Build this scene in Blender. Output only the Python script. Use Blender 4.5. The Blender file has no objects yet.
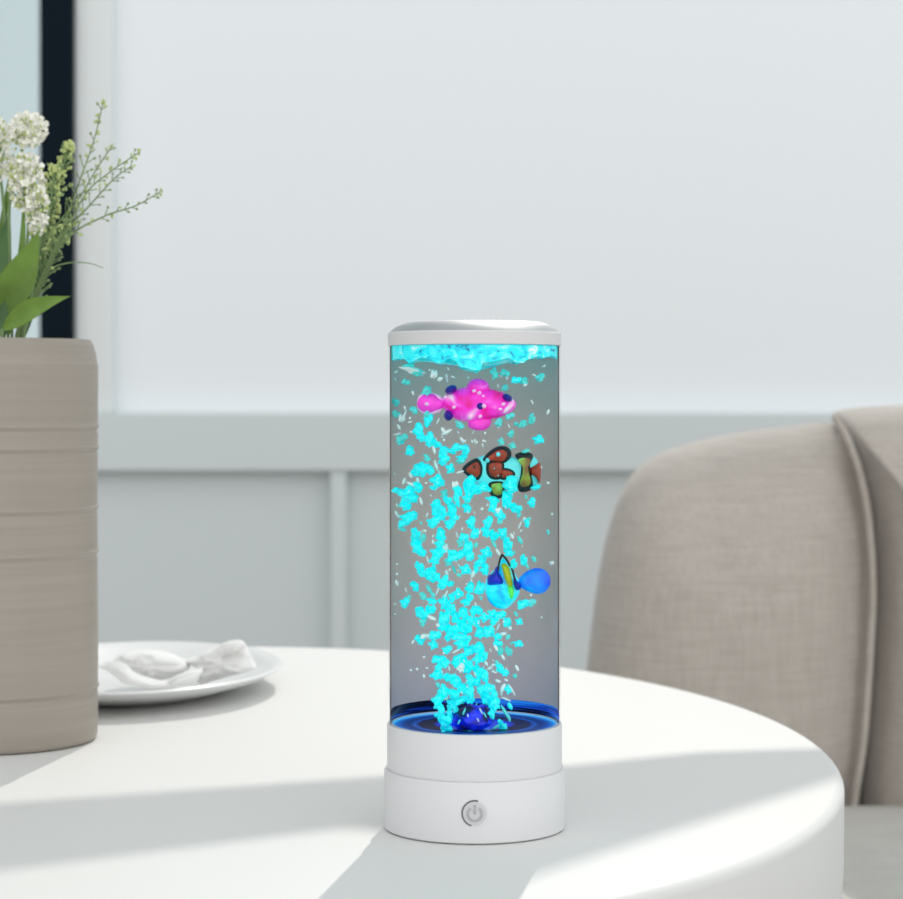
import bpy, bmesh, math, random
from mathutils import Vector, noise, Matrix
R = random.Random(7)
PI = math.pi
scene = bpy.context.scene
C = scene.collection
F = 2200.0; HY = 395.0; CX = 451.5
TZ = 0.74
D = F*0.1/180.5
CAMZ = TZ + D*(827-395)/F

def W(px, py, d):                       # photo position at a given distance -> world point
    return Vector(((px-CX)*d/F, d, CAMZ-(py-HY)*d/F))
def onplane(px, py, z=TZ):
    d = (CAMZ-z)*F/(py-HY)
    return Vector(((px-CX)*d/F, d, z))

# ---------------------------------------------------------------- materials
def mat(name, col, rough=0.6, metal=0.0, noise_amt=0.0, nscale=20, bump=0.0, bscale=60, emit=0.0,
        emit_col=None, spec=0.5, sheen=0.0, coat=0.0, alpha=1.0, trans=0.0):
    m = bpy.data.materials.new(name); m.use_nodes = True
    nt = m.node_tree; b = nt.nodes['Principled BSDF']
    b.inputs['Base Color'].default_value = (*col, 1)
    b.inputs['Roughness'].default_value = rough
    b.inputs['Metallic'].default_value = metal
    b.inputs['Specular IOR Level'].default_value = spec
    b.inputs['Sheen Weight'].default_value = sheen
    b.inputs['Coat Weight'].default_value = coat
    b.inputs['Alpha'].default_value = alpha
    b.inputs['Transmission Weight'].default_value = trans
    if emit:
        b.inputs['Emission Color'].default_value = (*(emit_col or col), 1)
        b.inputs['Emission Strength'].default_value = emit
    tc = nt.nodes.new('ShaderNodeTexCoord')
    if noise_amt:
        n = nt.nodes.new('ShaderNodeTexNoise'); n.inputs['Scale'].default_value = nscale
        n.inputs['Detail'].default_value = 5
        nt.links.new(tc.outputs['Object'], n.inputs['Vector'])
        r = nt.nodes.new('ShaderNodeMapRange'); r.inputs['From Min'].default_value = .3; r.inputs['From Max'].default_value = .7
        r.inputs['To Min'].default_value = 1-noise_amt; r.inputs['To Max'].default_value = 1+noise_amt
        nt.links.new(n.outputs['Fac'], r.inputs['Value'])
        mx = nt.nodes.new('ShaderNodeVectorMath'); mx.operation = 'SCALE'
        mx.inputs[0].default_value = col
        nt.links.new(r.outputs['Result'], mx.inputs['Scale'])
        nt.links.new(mx.outputs['Vector'], b.inputs['Base Color'])
    if bump:
        n = nt.nodes.new('ShaderNodeTexNoise'); n.inputs['Scale'].default_value = bscale
        n.inputs['Detail'].default_value = 4
        nt.links.new(tc.outputs['Object'], n.inputs['Vector'])
        bp = nt.nodes.new('ShaderNodeBump'); bp.inputs['Strength'].default_value = bump; bp.inputs['Distance'].default_value = .002
        nt.links.new(n.outputs['Fac'], bp.inputs['Height']); nt.links.new(bp.outputs['Normal'], b.inputs['Normal'])
    return m

def ramp_mat(name, stops, scale=(1, 1, 1), nscale=40, rough=.5, kind='noise', detail=3, emit=0.0, dist=0.0):
    m = bpy.data.materials.new(name); m.use_nodes = True
    nt = m.node_tree; b = nt.nodes['Principled BSDF']; b.inputs['Roughness'].default_value = rough
    tc = nt.nodes.new('ShaderNodeTexCoord'); mp = nt.nodes.new('ShaderNodeMapping'); mp.inputs['Scale'].default_value = scale
    nt.links.new(tc.outputs['Object'], mp.inputs['Vector'])
    n = nt.nodes.new('ShaderNodeTexNoise'); n.inputs['Scale'].default_value = nscale; n.inputs['Detail'].default_value = detail
    n.inputs['Distortion'].default_value = dist
    nt.links.new(mp.outputs['Vector'], n.inputs['Vector'])
    cr = nt.nodes.new('ShaderNodeValToRGB'); e = cr.color_ramp.elements
    while len(e) < len(stops): e.new(.5)
    for i, (p, c) in enumerate(stops): e[i].position = p; e[i].color = (*c, 1)
    nt.links.new(n.outputs['Fac'], cr.inputs['Fac']); nt.links.new(cr.outputs['Color'], b.inputs['Base Color'])
    if emit:
        nt.links.new(cr.outputs['Color'], b.inputs['Emission Color']); b.inputs['Emission Strength'].default_value = emit
    return m

M = {}
M['wall'] = mat('white_wall_paint', (.85, .885, .91), .7, bump=.1, bscale=200)
M['trim'] = mat('dim_wall_strip', (.75, .79, .79), .55)  # different light on the wall's left strip put into its colour
M['wains'] = mat('sage_grey_paint', (.63, .685, .69), .6)
M['dark'] = mat('dark_navy_frame', (.002, .008, .014), .6, spec=.08)
M['floor'] = mat('pale_oak_floor', (.30, .27, .235), .5, noise_amt=.1, nscale=6)
M['table'] = mat('white_satin_lacquer', (.79, .785, .77), .5, spec=.2)
M['ceramic'] = mat('white_glazed_plate', (.82, .825, .82), .25)
M['linen'] = mat('white_linen', (.9, .895, .885), .9, bump=.35, bscale=500, sheen=.2)
M['metal_base'] = mat('brushed_steel', (.5, .5, .5), .35, 1)
M['plastic'] = mat('white_matt_plastic', (.74, .735, .745), .42)
M['silver'] = mat('satin_silver', (.56, .56, .57), .34, 1)
M['button'] = mat('light_grey_plastic', (.62, .62, .63), .4)
M['ringdark'] = mat('dark_grey_arc', (.16, .16, .17), .5)
M['icon'] = mat('grey_print', (.42, .42, .43), .5)
M['liner'] = mat('grey_diffuser', (.77, .62, .565), .9, noise_amt=.02, nscale=60, spec=.1)
M['cyan'] = ramp_mat('cyan_lit_air', [(.3, (0, .62, .7)), (.45, (0, .88, .93)), (.62, (.02, .9, .95)), (.72, (.45, .95, .95))], (1, 1, 1), 1.1, .4, emit=.27, dist=1)  # LED light on the bubbles put into colour and emission
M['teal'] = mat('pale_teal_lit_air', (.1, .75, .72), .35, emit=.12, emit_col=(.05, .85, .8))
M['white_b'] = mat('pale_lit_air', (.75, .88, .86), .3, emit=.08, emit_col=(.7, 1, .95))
M['leaf'] = mat('green_leaf', (.15, .27, .04), .45, noise_amt=.3, nscale=30, bump=.3, bscale=90)
M['leaf2'] = mat('deep_green_leaf', (.07, .16, .05), .5, noise_amt=.3, nscale=30)
M['stem'] = mat('green_stem', (.2, .3, .12), .6, noise_amt=.2)
M['sprig'] = mat('olive_sprig', (.20, .29, .12), .6, noise_amt=.2)
M['bud'] = mat('yellow_green_bud', (.48, .56, .22), .6, noise_amt=.25, nscale=150)
M['petal'] = mat('cream_petal', (.92, .91, .83), .7, noise_amt=.08, nscale=120)

# greige stoneware with throwing lines
def vase_mat():
    m = bpy.data.materials.new('greige_stoneware'); m.use_nodes = True
    nt = m.node_tree; b = nt.nodes['Principled BSDF']; b.inputs['Roughness'].default_value = .42
    tc = nt.nodes.new('ShaderNodeTexCoord'); mp = nt.nodes.new('ShaderNodeMapping'); mp.inputs['Scale'].default_value = (1, 1, 45)
    nt.links.new(tc.outputs['Object'], mp.inputs['Vector'])
    n = nt.nodes.new('ShaderNodeTexNoise'); n.inputs['Scale'].default_value = 5; n.inputs['Detail'].default_value = 6
    nt.links.new(mp.outputs['Vector'], n.inputs['Vector'])
    cr = nt.nodes.new('ShaderNodeValToRGB')
    cr.color_ramp.elements[0].position = .3; cr.color_ramp.elements[0].color = (.325, .285, .24, 1)
    cr.color_ramp.elements[1].position = .7; cr.color_ramp.elements[1].color = (.36, .315, .27, 1)
    nt.links.new(n.outputs['Fac'], cr.inputs['Fac']); nt.links.new(cr.outputs['Color'], b.inputs['Base Color'])
    bp = nt.nodes.new('ShaderNodeBump'); bp.inputs['Strength'].default_value = .2; bp.inputs['Distance'].default_value = .0015
    nt.links.new(n.outputs['Fac'], bp.inputs['Height']); nt.links.new(bp.outputs['Normal'], b.inputs['Normal'])
    return m
M['vase'] = vase_mat()
M['vase_groove'] = mat('pale_groove', (.56, .52, .47), .5)

# woven upholstery
def fabric(name, c1, c2):
    m = bpy.data.materials.new(name); m.use_nodes = True
    nt = m.node_tree; b = nt.nodes['Principled BSDF']; b.inputs['Roughness'].default_value = .95
    b.inputs['Sheen Weight'].default_value = .35; b.inputs['Specular IOR Level'].default_value = .2
    tc = nt.nodes.new('ShaderNodeTexCoord')
    fac = []
    for sc in ((12, 12, 220), (220, 220, 12)):
        mp = nt.nodes.new('ShaderNodeMapping'); mp.inputs['Scale'].default_value = sc
        nt.links.new(tc.outputs['Object'], mp.inputs['Vector'])
        n = nt.nodes.new('ShaderNodeTexNoise'); n.inputs['Scale'].default_value = 1.6; n.inputs['Detail'].default_value = 4
        nt.links.new(mp.outputs['Vector'], n.inputs['Vector']); fac.append(n)
    ad = nt.nodes.new('ShaderNodeMath'); ad.operation = 'ADD'
    nt.links.new(fac[0].outputs['Fac'], ad.inputs[0]); nt.links.new(fac[1].outputs['Fac'], ad.inputs[1])
    hf = nt.nodes.new('ShaderNodeMath'); hf.operation = 'MULTIPLY'; hf.inputs[1].default_value = .5
    nt.links.new(ad.outputs[0], hf.inputs[0])
    cr = nt.nodes.new('ShaderNodeValToRGB')
    cr.color_ramp.elements[0].position = .36; cr.color_ramp.elements[0].color = (*c1, 1)
    cr.color_ramp.elements[1].position = .62; cr.color_ramp.elements[1].color = (*c2, 1)
    nt.links.new(hf.outputs[0], cr.inputs['Fac']); nt.links.new(cr.outputs['Color'], b.inputs['Base Color'])
    bp = nt.nodes.new('ShaderNodeBump'); bp.inputs['Strength'].default_value = .5; bp.inputs['Distance'].default_value = .002
    nt.links.new(hf.outputs[0], bp.inputs['Height']); nt.links.new(bp.outputs['Normal'], b.inputs['Normal'])
    return m
M['fabric'] = fabric('oatmeal_linen_weave', (.42, .375, .335), (.52, .475, .43))
M['fabric_seat'] = fabric('oatmeal_seat_weave', (.45, .435, .395), (.54, .525, .48))

# clear acrylic wall of the tube
def acrylic():
    m = bpy.data.materials.new('clear_acrylic'); m.use_nodes = True
    nt = m.node_tree; nt.nodes.remove(nt.nodes['Principled BSDF']); out = nt.nodes['Material Output']
    t = nt.nodes.new('ShaderNodeBsdfTransparent'); t.inputs['Color'].default_value = (.985, .99, .99, 1)
    g = nt.nodes.new('ShaderNodeBsdfGlossy'); g.inputs['Roughness'].default_value = .06; g.inputs['Color'].default_value = (.9, .95, .95, 1)
    lw = nt.nodes.new('ShaderNodeLayerWeight'); lw.inputs['Blend'].default_value = .12
    mr = nt.nodes.new('ShaderNodeMath'); mr.operation = 'MULTIPLY'; mr.inputs[1].default_value = .45
    mx = nt.nodes.new('ShaderNodeMixShader')
    nt.links.new(lw.outputs['Fresnel'], mr.inputs[0]); nt.links.new(mr.outputs[0], mx.inputs['Fac'])
    nt.links.new(t.outputs[0], mx.inputs[1]); nt.links.new(g.outputs[0], mx.inputs[2])
    nt.links.new(mx.outputs[0], out.inputs['Surface'])
    return m
M['acrylic'] = acrylic()
def pane():
    m = bpy.data.materials.new('window_glass'); m.use_nodes = True
    nt = m.node_tree; nt.nodes.remove(nt.nodes['Principled BSDF']); out = nt.nodes['Material Output']
    t = nt.nodes.new('ShaderNodeBsdfTransparent'); t.inputs['Color'].default_value = (.95, .98, .98, 1)
    g = nt.nodes.new('ShaderNodeBsdfGlossy'); g.inputs['Roughness'].default_value = .03
    mx = nt.nodes.new('ShaderNodeMixShader'); mx.inputs['Fac'].default_value = .06
    nt.links.new(t.outputs[0], mx.inputs[1]); nt.links.new(g.outputs[0], mx.inputs[2])
    nt.links.new(mx.outputs[0], out.inputs['Surface'])
    return m
M['glass'] = pane()

# ---------------------------------------------------------------- mesh helpers
def link(name, bm, m, parent=None, smooth=True, sharp=None):
    bmesh.ops.recalc_face_normals(bm, faces=bm.faces)
    me = bpy.data.meshes.new(name); bm.to_mesh(me); bm.free()
    for mm in (m if isinstance(m, (list, tuple)) else [m]): me.materials.append(mm)
    if smooth:
        for p in me.polygons: p.use_smooth = True
        me.set_sharp_from_angle(angle=math.radians(sharp or 45))
    o = bpy.data.objects.new(name, me); C.objects.link(o)
    if parent: o.parent = parent; o.matrix_parent_inverse = parent.matrix_world.inverted()
    return o
def tag(o, label, cat, group=None, kind=None):
    o['label'] = label; o['category'] = cat
    if group: o['group'] = group
    if kind: o['kind'] = kind
    return o
def thing(name, loc, label, cat, group=None):
    o = bpy.data.objects.new(name, None); C.objects.link(o); o.location = loc; o.empty_display_size = .05
    o.matrix_world = Matrix.Translation(loc)
    return tag(o, label, cat, group)
def box(bm, a, b, bev=0):
    r = bmesh.ops.create_cube(bm, size=1)
    vs = r['verts']
    for v in vs:
        v.co = Vector((a[i] if v.co[i] < 0 else b[i] for i in range(3)))
    if bev:
        es = list({e for v in vs for e in v.link_edges})
        bmesh.ops.bevel(bm, geom=es, offset=bev, segments=3, affect='EDGES', profile=.5)
    return bm
def struct(name, a, b, m, bev=0, parent=None):
    bm = bmesh.new(); box(bm, a, b, bev); o = link(name, bm, m, parent, smooth=False)
    if not parent: o['kind'] = 'structure'
    return o
def lathe(bm, prof, c, seg=96, a0=0, a1=2*PI, cap=False):
    full = abs(a1-a0-2*PI) < 1e-6
    rings = []
    n = seg if full else seg+1
    for (r, z) in prof:
        ring = []
        if r < 1e-6:
            v = bm.verts.new((c[0], c[1], c[2]+z)); ring = [v]*n
        else:
            for i in range(n):
                a = a0+(a1-a0)*i/seg
                ring.append(bm.verts.new((c[0]+r*math.cos(a), c[1]+r*math.sin(a), c[2]+z)))
        rings.append(ring)
    for A, B in zip(rings, rings[1:]):
        for i in range(seg):
            j = (i+1) % n
            q = [A[i], A[j], B[j], B[i]]
            u = []
            for v in q:
                if v not in u: u.append(v)
            if len(u) > 2:
                try: bm.faces.new(u)
                except ValueError: pass
    return bm
def tube(bm, pts, rad, seg=8, cap=True):
    pts = [Vector(p) for p in pts]; n = len(pts)
    rads = rad if isinstance(rad, (list, tuple)) else [rad]*n
    rings = []; up = Vector((.13, .21, .97)).normalized()
    for i, p in enumerate(pts):
        t = (pts[min(i+1, n-1)]-pts[max(i-1, 0)]).normalized()
        s = t.cross(up)
        if s.length < 1e-3: s = t.cross(Vector((1, 0, 0)))
        s.normalize(); u = s.cross(t)
        rings.append([bm.verts.new(p+rads[i]*(math.cos(2*PI*k/seg)*s+math.sin(2*PI*k/seg)*u)) for k in range(seg)])
    for A, B in zip(rings, rings[1:]):
        for k in range(seg): bm.faces.new((A[k], A[(k+1) % seg], B[(k+1) % seg], B[k]))
    if cap: bm.faces.new(rings[0]); bm.faces.new(rings[-1])
    return bm
def catmull(pts, n=8, closed=True):
    out = []; L = len(pts)
    rng = range(L) if closed else range(L-1)
    for i in rng:
        if closed: p = [pts[(i+k) % L] for k in (-1, 0, 1, 2)]
        else: p = [pts[max(0, min(L-1, i+k))] for k in (-1, 0, 1, 2)]
        for j in range(n):
            t = j/n
            out.append(tuple(.5*((2*p[1][k])+(-p[0][k]+p[2][k])*t+(2*p[0][k]-5*p[1][k]+4*p[2][k]-p[3][k])*t*t
                       + (-p[0][k]+3*p[1][k]-3*p[2][k]+p[3][k])*t**3) for k in range(len(p[1]))))
    if not closed: out.append(tuple(pts[-1]))
    return out
def inflate(bm, pts, depth, thick, rings=10, p=2.6, n=6, center=None, disp=None, back=1.0):
    """closed rounded volume from an outline; depth may be a function of the outline position"""
    o = catmull(pts, n) if n > 1 else list(pts)
    if center is None: center = (sum(q[0] for q in o)/len(o), sum(q[1] for q in o)/len(o))
    df = depth if callable(depth) else (lambda x, y: depth)
    def mk(x, y, off):
        d = df(x, y); v = W(x, y, d); v.y += off
        if disp: v = disp(v, x, y)
        return bm.verts.new(v)
    def ring(s, sgn):
        t = thick/2*(max(0, 1-s**p))**(1/p)*sgn
        if sgn > 0: t *= back
        return [mk(center[0]+(q[0]-center[0])*s, center[1]+(q[1]-center[1])*s, t) for q in o]
    ss = [math.sin(PI/2*(1-k/rings)) for k in range(rings)]
    base = ring(1, -1)
    for sgn in (-1, 1):
        prev = base
        for s in ss[1:]:
            cur = ring(s, sgn)
            for i in range(len(o)):
                j = (i+1) % len(o); bm.faces.new((prev[i], prev[j], cur[j], cur[i]))
            prev = cur
        c = mk(*center, thick/2*sgn*(back if sgn > 0 else 1))
        for i in range(len(o)): bm.faces.new((prev[i], prev[(i+1) % len(o)], c))
    return bm

# ---------------------------------------------------------------- sun and sky
AZ = Vector((.16, .987, 0)).normalized(); EL = math.radians(40)
SUN = Vector((AZ.x*math.cos(EL), AZ.y*math.cos(EL), math.sin(EL)))
sl = bpy.data.lights.new('sun', 'SUN'); sl.energy = 1.6; sl.angle = math.radians(.35); sl.color = (1, .95, .88)
so = bpy.data.objects.new('sun', sl); C.objects.link(so); so.rotation_euler = SUN.to_track_quat('Z', 'Y').to_euler(); so.location = (2, 6, 4)

w = bpy.data.worlds.new('sky'); scene.world = w; w.use_nodes = True
nt = w.node_tree; bg = nt.nodes['Background']
tc = nt.nodes.new('ShaderNodeTexCoord'); sp = nt.nodes.new('ShaderNodeSeparateXYZ')
nt.links.new(tc.outputs['Generated'], sp.inputs[0])
mr = nt.nodes.new('ShaderNodeMapRange'); mr.inputs['From Min'].default_value = -1; mr.inputs['From Max'].default_value = .8
nt.links.new(sp.outputs['Y'], mr.inputs['Value'])
cr = nt.nodes.new('ShaderNodeValToRGB')
e_ = cr.color_ramp.elements; e_.new(.47)
for i_, (p_, c_) in enumerate([(0, (.98, .985, .985)), (.47, (.47, .49, .495)), (1, (.385, .45, .465))]):
    e_[i_].position = p_; e_[i_].color = (*c_, 1)
nt.links.new(mr.outputs['Result'], cr.inputs['Fac']); nt.links.new(cr.outputs['Color'], bg.inputs['Color'])
xs = nt.nodes.new('ShaderNodeMapRange'); xs.inputs['From Min'].default_value = -1; xs.inputs['From Max'].default_value = 1
xs.inputs['To Min'].default_value = 1.12; xs.inputs['To Max'].default_value = 1.8
nt.links.new(sp.outputs['X'], xs.inputs['Value']); nt.links.new(xs.outputs['Result'], bg.inputs['Strength'])

# ---------------------------------------------------------------- room
DW = 4.2
def wx(px): return (px-CX)*DW/F
def wz(py): return CAMZ-(py-HY)*DW/F
YF, YB = DW, DW+.14
zs = wz(413); xL = wx(75); x42 = wx(42)
struct('floor', (-3.4, -3.2, -.05), (3.4, YB, 0), M['floor'])
# upper wall: recessed white panel, pale border at its left, sill below
ZT = 4.2; OZ0, OZ1, OX0, OX1 = 2.3, 4.05, -.9, 2.4
struct('wall_back', (xL, YF+.03, wz(413)), (3.4, YB, OZ0), M['wall'])
struct('wall_back_left', (xL, YF+.03, OZ0), (OX0, YB, ZT), M['wall'])
struct('wall_back_right', (OX1, YF+.03, OZ0), (3.4, YB, ZT), M['wall'])
struct('wall_back_top', (OX0, YF+.03, OZ1), (OX1, YB, ZT), M['wall'])
struct('trim_1', (xL, YF-.005, zs), (wx(113), YF+.03, ZT), M['trim'], .004)
struct('wall_lower', (-3.4, YF+.012, 0), (3.4, YB, zs-.0005), M['wains'])
struct('trim_2', (-3.4, YF-.028, wz(471)), (3.4, YF+.012, zs), M['wains'], .005)
struct('trim_3', (wx(331), YF-.022, .13), (wx(347), YF+.012, wz(470)), M['wains'], .004)
struct('trim_4', (wx(331)+1.55, YF-.022, .13), (wx(347)+1.55, YF+.012, wz(470)), M['wains'], .004)
struct('trim_5', (wx(331)-1.5, YF-.022, .13), (wx(347)-1.5, YF+.012, wz(470)), M['wains'], .004)
struct('baseboard_back', (-3.4, YF-.015, 0), (3.4, YF+.012, .13), M['wains'], .004)
# left window: dark post, glass to its left, dark head and outer jamb
w1 = bpy.data.objects.new('window_1', None); C.objects.link(w1); w1.location = (x42, YF, zs); w1.matrix_world = Matrix.Translation(w1.location); w1['kind'] = 'structure'
struct('window_post', (x42, YF-.03, zs), (xL, YB, ZT), M['dark'], .004, w1)
struct('window_post', (-3.4, YF-.03, zs), (-3.32, YB, ZT), M['dark'], .004, w1)
struct('window_head', (-3.32, YF-.01, ZT-.09), (x42, YB, ZT), M['dark'], .004, w1)
struct('window_pane', (-3.32, YF+.06, zs), (x42, YF+.068, ZT-.09), M['glass'], 0, w1)
# added high window out of view; blocker shaped to cast the table's shadow bands
w2 = bpy.data.objects.new('added_window', None); C.objects.link(w2); w2.location = (OX0, YF, OZ0); w2.matrix_world = Matrix.Translation(w2.location); w2['kind'] = 'structure'
for a, b in (((OX0, OZ0), (OX1, OZ0+.03)), ((OX0, OZ1-.03), (OX1, OZ1)), ((OX0, OZ0+.03), (OX0+.03, OZ1-.03)), ((OX1-.03, OZ0+.03), (OX1, OZ1-.03))):
    struct('added_window_frame', (a[0], YF+.04, a[1]), (b[0], YF+.12, b[1]), M['dark'], .003, w2)
shade = [(-120, 813), (385, 777), (565, 767), (700, 753), (830, 749), (910, 747), (910, 755), (846, 775), (504, 884), (420, 912), (250, 965),
         (200, 955), (411, 895), (495, 868), (537, 853), (501, 840), (345, 827), (0, 870), (-120, 886)]
bm = bmesh.new(); front = []; back = []
for px, py in shade:
    g = onplane(px, py); t = (YF+.08-g.y)/SUN.y; q = g+SUN*t
    front.append(bm.verts.new((q.x, YF+.076, q.z))); back.append(bm.verts.new((q.x, YF+.084, q.z)))
from mathutils.geometry import tessellate_polygon
for tri in tessellate_polygon([[Vector((v.co.x, v.co.z, 0)) for v in front]]):
    bm.faces.new([front[i] for i in tri]); bm.faces.new([back[i] for i in reversed(tri)])
for i in range(len(front)):
    j = (i+1) % len(front); bm.faces.new((front[i], front[j], back[j], back[i]))
link('shadow_blocker', bm, M['dark'], w2, smooth=False)

# ---------------------------------------------------------------- table
TC = (-.165, 1.532); TA, TB, TR = .415, .568, .137
def ell(k, z, off):
    a = 2*PI*k/160
    u = (TA+off)*math.cos(a); v = (TB+off)*math.sin(a)
    return (TC[0]+u*math.cos(TR)-v*math.sin(TR), TC[1]+u*math.sin(TR)+v*math.cos(TR), z)
table = thing('dining_table', (TC[0], TC[1], 0), 'white oval pedestal table with a thick rounded top holding the lamp and vase', 'table')
bm = bmesh.new()
prof = [(-.4, TZ)]
for i in range(7):
    a = PI/2*i/6; prof.append((-.006+.006*math.sin(a), TZ-.006+.006*math.cos(a)))
prof += [(-.0005, TZ-.05), (-.003, TZ-.10), (-.008, TZ-.112), (-.02, TZ-.115), (-.4, TZ-.115)]
rings = [[bm.verts.new(ell(k, z, off)) for k in range(160)] for off, z in prof]
for A, B in zip(rings, rings[1:]):
    for k in range(160): bm.faces.new((A[k], A[(k+1) % 160], B[(k+1) % 160], B[k]))
bm.faces.new(rings[0]); bm.faces.new(rings[-1])
link('tabletop', bm, M['table'], table, sharp=50)
bm = bmesh.new(); lathe(bm, [(0, TZ-.1155), (.16, TZ-.1155), (.15, TZ-.14), (.06, TZ-.2), (.05, .2), (.06, .05), (.06, .026), (0, .026)], (TC[0], TC[1], 0))
link('pedestal', bm, M['table'], table)
bm = bmesh.new(); lathe(bm, [(0, .001), (.26, .001), (.265, .01), (.25, .02), (.06, .0255), (0, .0255)], (TC[0], TC[1], 0))
link('foot_plate', bm, M['table'], table)

# ---------------------------------------------------------------- lamp
LX = (474.5-CX)*D/F; LC = (LX, D, TZ+.0006)
U = D/F
def lz(py): return (827-py)*U
lamp = thing('bubble_lamp', LC, 'lit bubble lamp with white base, clear tube and silver lid on the table', 'lamp')
bm = bmesh.new(); lathe(bm, [(0, 0), (.0492, 0), (.05, .0006), (.05, lz(770)), (.0497, lz(768.5)), (.049, lz(768)), (.0484, lz(768)), (0, lz(768))], LC, 128)
link('base', bm, M['plastic'], lamp, sharp=35)
bm = bmesh.new(); lathe(bm, [(.046, lz(767.9)), (.0481, lz(767.9)), (.0484, lz(766)), (.0484, lz(724.5)), (.048, lz(723.2)), (.0455, lz(723)), (.0455, lz(727)), (0, lz(727))], LC, 128)
link('collar', bm, M['plastic'], lamp, sharp=35)
bm = bmesh.new(); lathe(bm, [(.0470, lz(723)), (.0476, lz(723)), (.0476, lz(346)), (.0470, lz(346))], LC, 128)
link('clear_tube', bm, M['acrylic'], lamp, sharp=60)
bm = bmesh.new(); lathe(bm, [(0, lz(347)), (.0476, lz(347)), (.048, lz(346.4)), (.048, lz(335)), (.0474, lz(333.5))], LC, 128)
link('cap', bm, M['plastic'], lamp, sharp=35)
bm = bmesh.new(); lathe(bm, [(.0474, lz(333.5)), (.044, lz(328.5)), (.0392, lz(324.6)), (.0365, lz(323.5)), (.034, lz(323.2)), (0, lz(323))], LC, 128)
link('silver_lid', bm, M['silver'], lamp, sharp=50)
# grey diffusing back wall of the water column (rear half) and blue floor
def half(name, z0, z1, r, m, t=.0005):
    bm = bmesh.new(); lathe(bm, [(r, z0), (r, z1), (r-t, z1), (r-t, z0), (r, z0)], LC, 96, -.12, PI+.12)
    return link(name, bm, m, lamp, sharp=60)
half('diffuser', lz(711), lz(347.3), .0469, M['liner'])
# the well: LED reflections painted as dark and blue bands round the tube floor
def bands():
    m = bpy.data.materials.new('blue_reflection_bands'); m.use_nodes = True
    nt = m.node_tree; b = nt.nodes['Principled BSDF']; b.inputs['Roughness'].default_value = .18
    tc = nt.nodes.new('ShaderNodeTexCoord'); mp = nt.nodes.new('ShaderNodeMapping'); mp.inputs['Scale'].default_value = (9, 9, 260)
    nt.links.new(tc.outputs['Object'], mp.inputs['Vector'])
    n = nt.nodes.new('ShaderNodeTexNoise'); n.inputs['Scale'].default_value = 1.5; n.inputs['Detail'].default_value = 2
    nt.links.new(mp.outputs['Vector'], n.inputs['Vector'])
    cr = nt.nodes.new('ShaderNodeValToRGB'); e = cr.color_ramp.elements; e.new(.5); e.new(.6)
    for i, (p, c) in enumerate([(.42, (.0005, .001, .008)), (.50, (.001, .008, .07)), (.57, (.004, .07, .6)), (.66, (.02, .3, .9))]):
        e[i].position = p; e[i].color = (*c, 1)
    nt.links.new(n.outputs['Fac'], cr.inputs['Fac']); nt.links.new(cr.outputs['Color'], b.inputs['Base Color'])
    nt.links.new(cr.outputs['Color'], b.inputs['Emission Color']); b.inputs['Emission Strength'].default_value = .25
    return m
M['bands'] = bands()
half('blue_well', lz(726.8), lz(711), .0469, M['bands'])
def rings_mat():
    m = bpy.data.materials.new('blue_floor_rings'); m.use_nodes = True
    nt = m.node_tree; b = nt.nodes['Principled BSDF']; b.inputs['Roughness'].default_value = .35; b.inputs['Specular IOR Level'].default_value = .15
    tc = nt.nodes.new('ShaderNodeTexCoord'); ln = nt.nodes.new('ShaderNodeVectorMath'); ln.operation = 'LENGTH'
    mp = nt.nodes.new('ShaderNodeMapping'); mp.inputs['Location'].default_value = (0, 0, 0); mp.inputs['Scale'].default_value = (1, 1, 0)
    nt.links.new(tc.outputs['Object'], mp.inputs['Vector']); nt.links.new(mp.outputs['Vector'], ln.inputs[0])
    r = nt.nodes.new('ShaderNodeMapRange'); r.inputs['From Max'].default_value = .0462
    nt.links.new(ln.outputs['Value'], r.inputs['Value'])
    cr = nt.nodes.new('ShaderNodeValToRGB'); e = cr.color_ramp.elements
    st = [(0, (.003, .02, .5)), (.42, (.002, .03, .6)), (.5, (.001, .002, .02)), (.66, (.001, .003, .03)), (.72, (.005, .08, .42)), (.78, (.002, .02, .12)), (.86, (.003, .05, .3)), (.93, (.004, .16, .6)), (1, (.02, .5, .9))]  # cyan edge glow painted into the outer stops
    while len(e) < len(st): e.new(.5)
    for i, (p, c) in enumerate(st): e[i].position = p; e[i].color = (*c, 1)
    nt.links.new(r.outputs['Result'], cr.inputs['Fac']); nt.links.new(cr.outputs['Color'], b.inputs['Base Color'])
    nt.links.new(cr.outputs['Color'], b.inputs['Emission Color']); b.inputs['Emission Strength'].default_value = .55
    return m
bm = bmesh.new(); lathe(bm, [(0, 0), (.0462, 0), (.0462, .0006), (0, .0006)], (0, 0, 0), 96)
o = link('blue_floor', bm, rings_mat(), lamp, sharp=50); o.location = (LC[0], LC[1], LC[2]+lz(726.2))
# glowing edge ring where the light enters
M['glow'] = mat('blue_light_ring', (.05, .5, .95), .4, emit=.6, emit_col=(.02, .45, 1))
bm = bmesh.new(); lathe(bm, [(.0448, lz(725.8)), (.0466, lz(725.8)), (.0466, lz(724)), (.0448, lz(725.2)), (.0448, lz(725.8))], LC, 128)
link('light_ring', bm, M['glow'], lamp)
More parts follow.
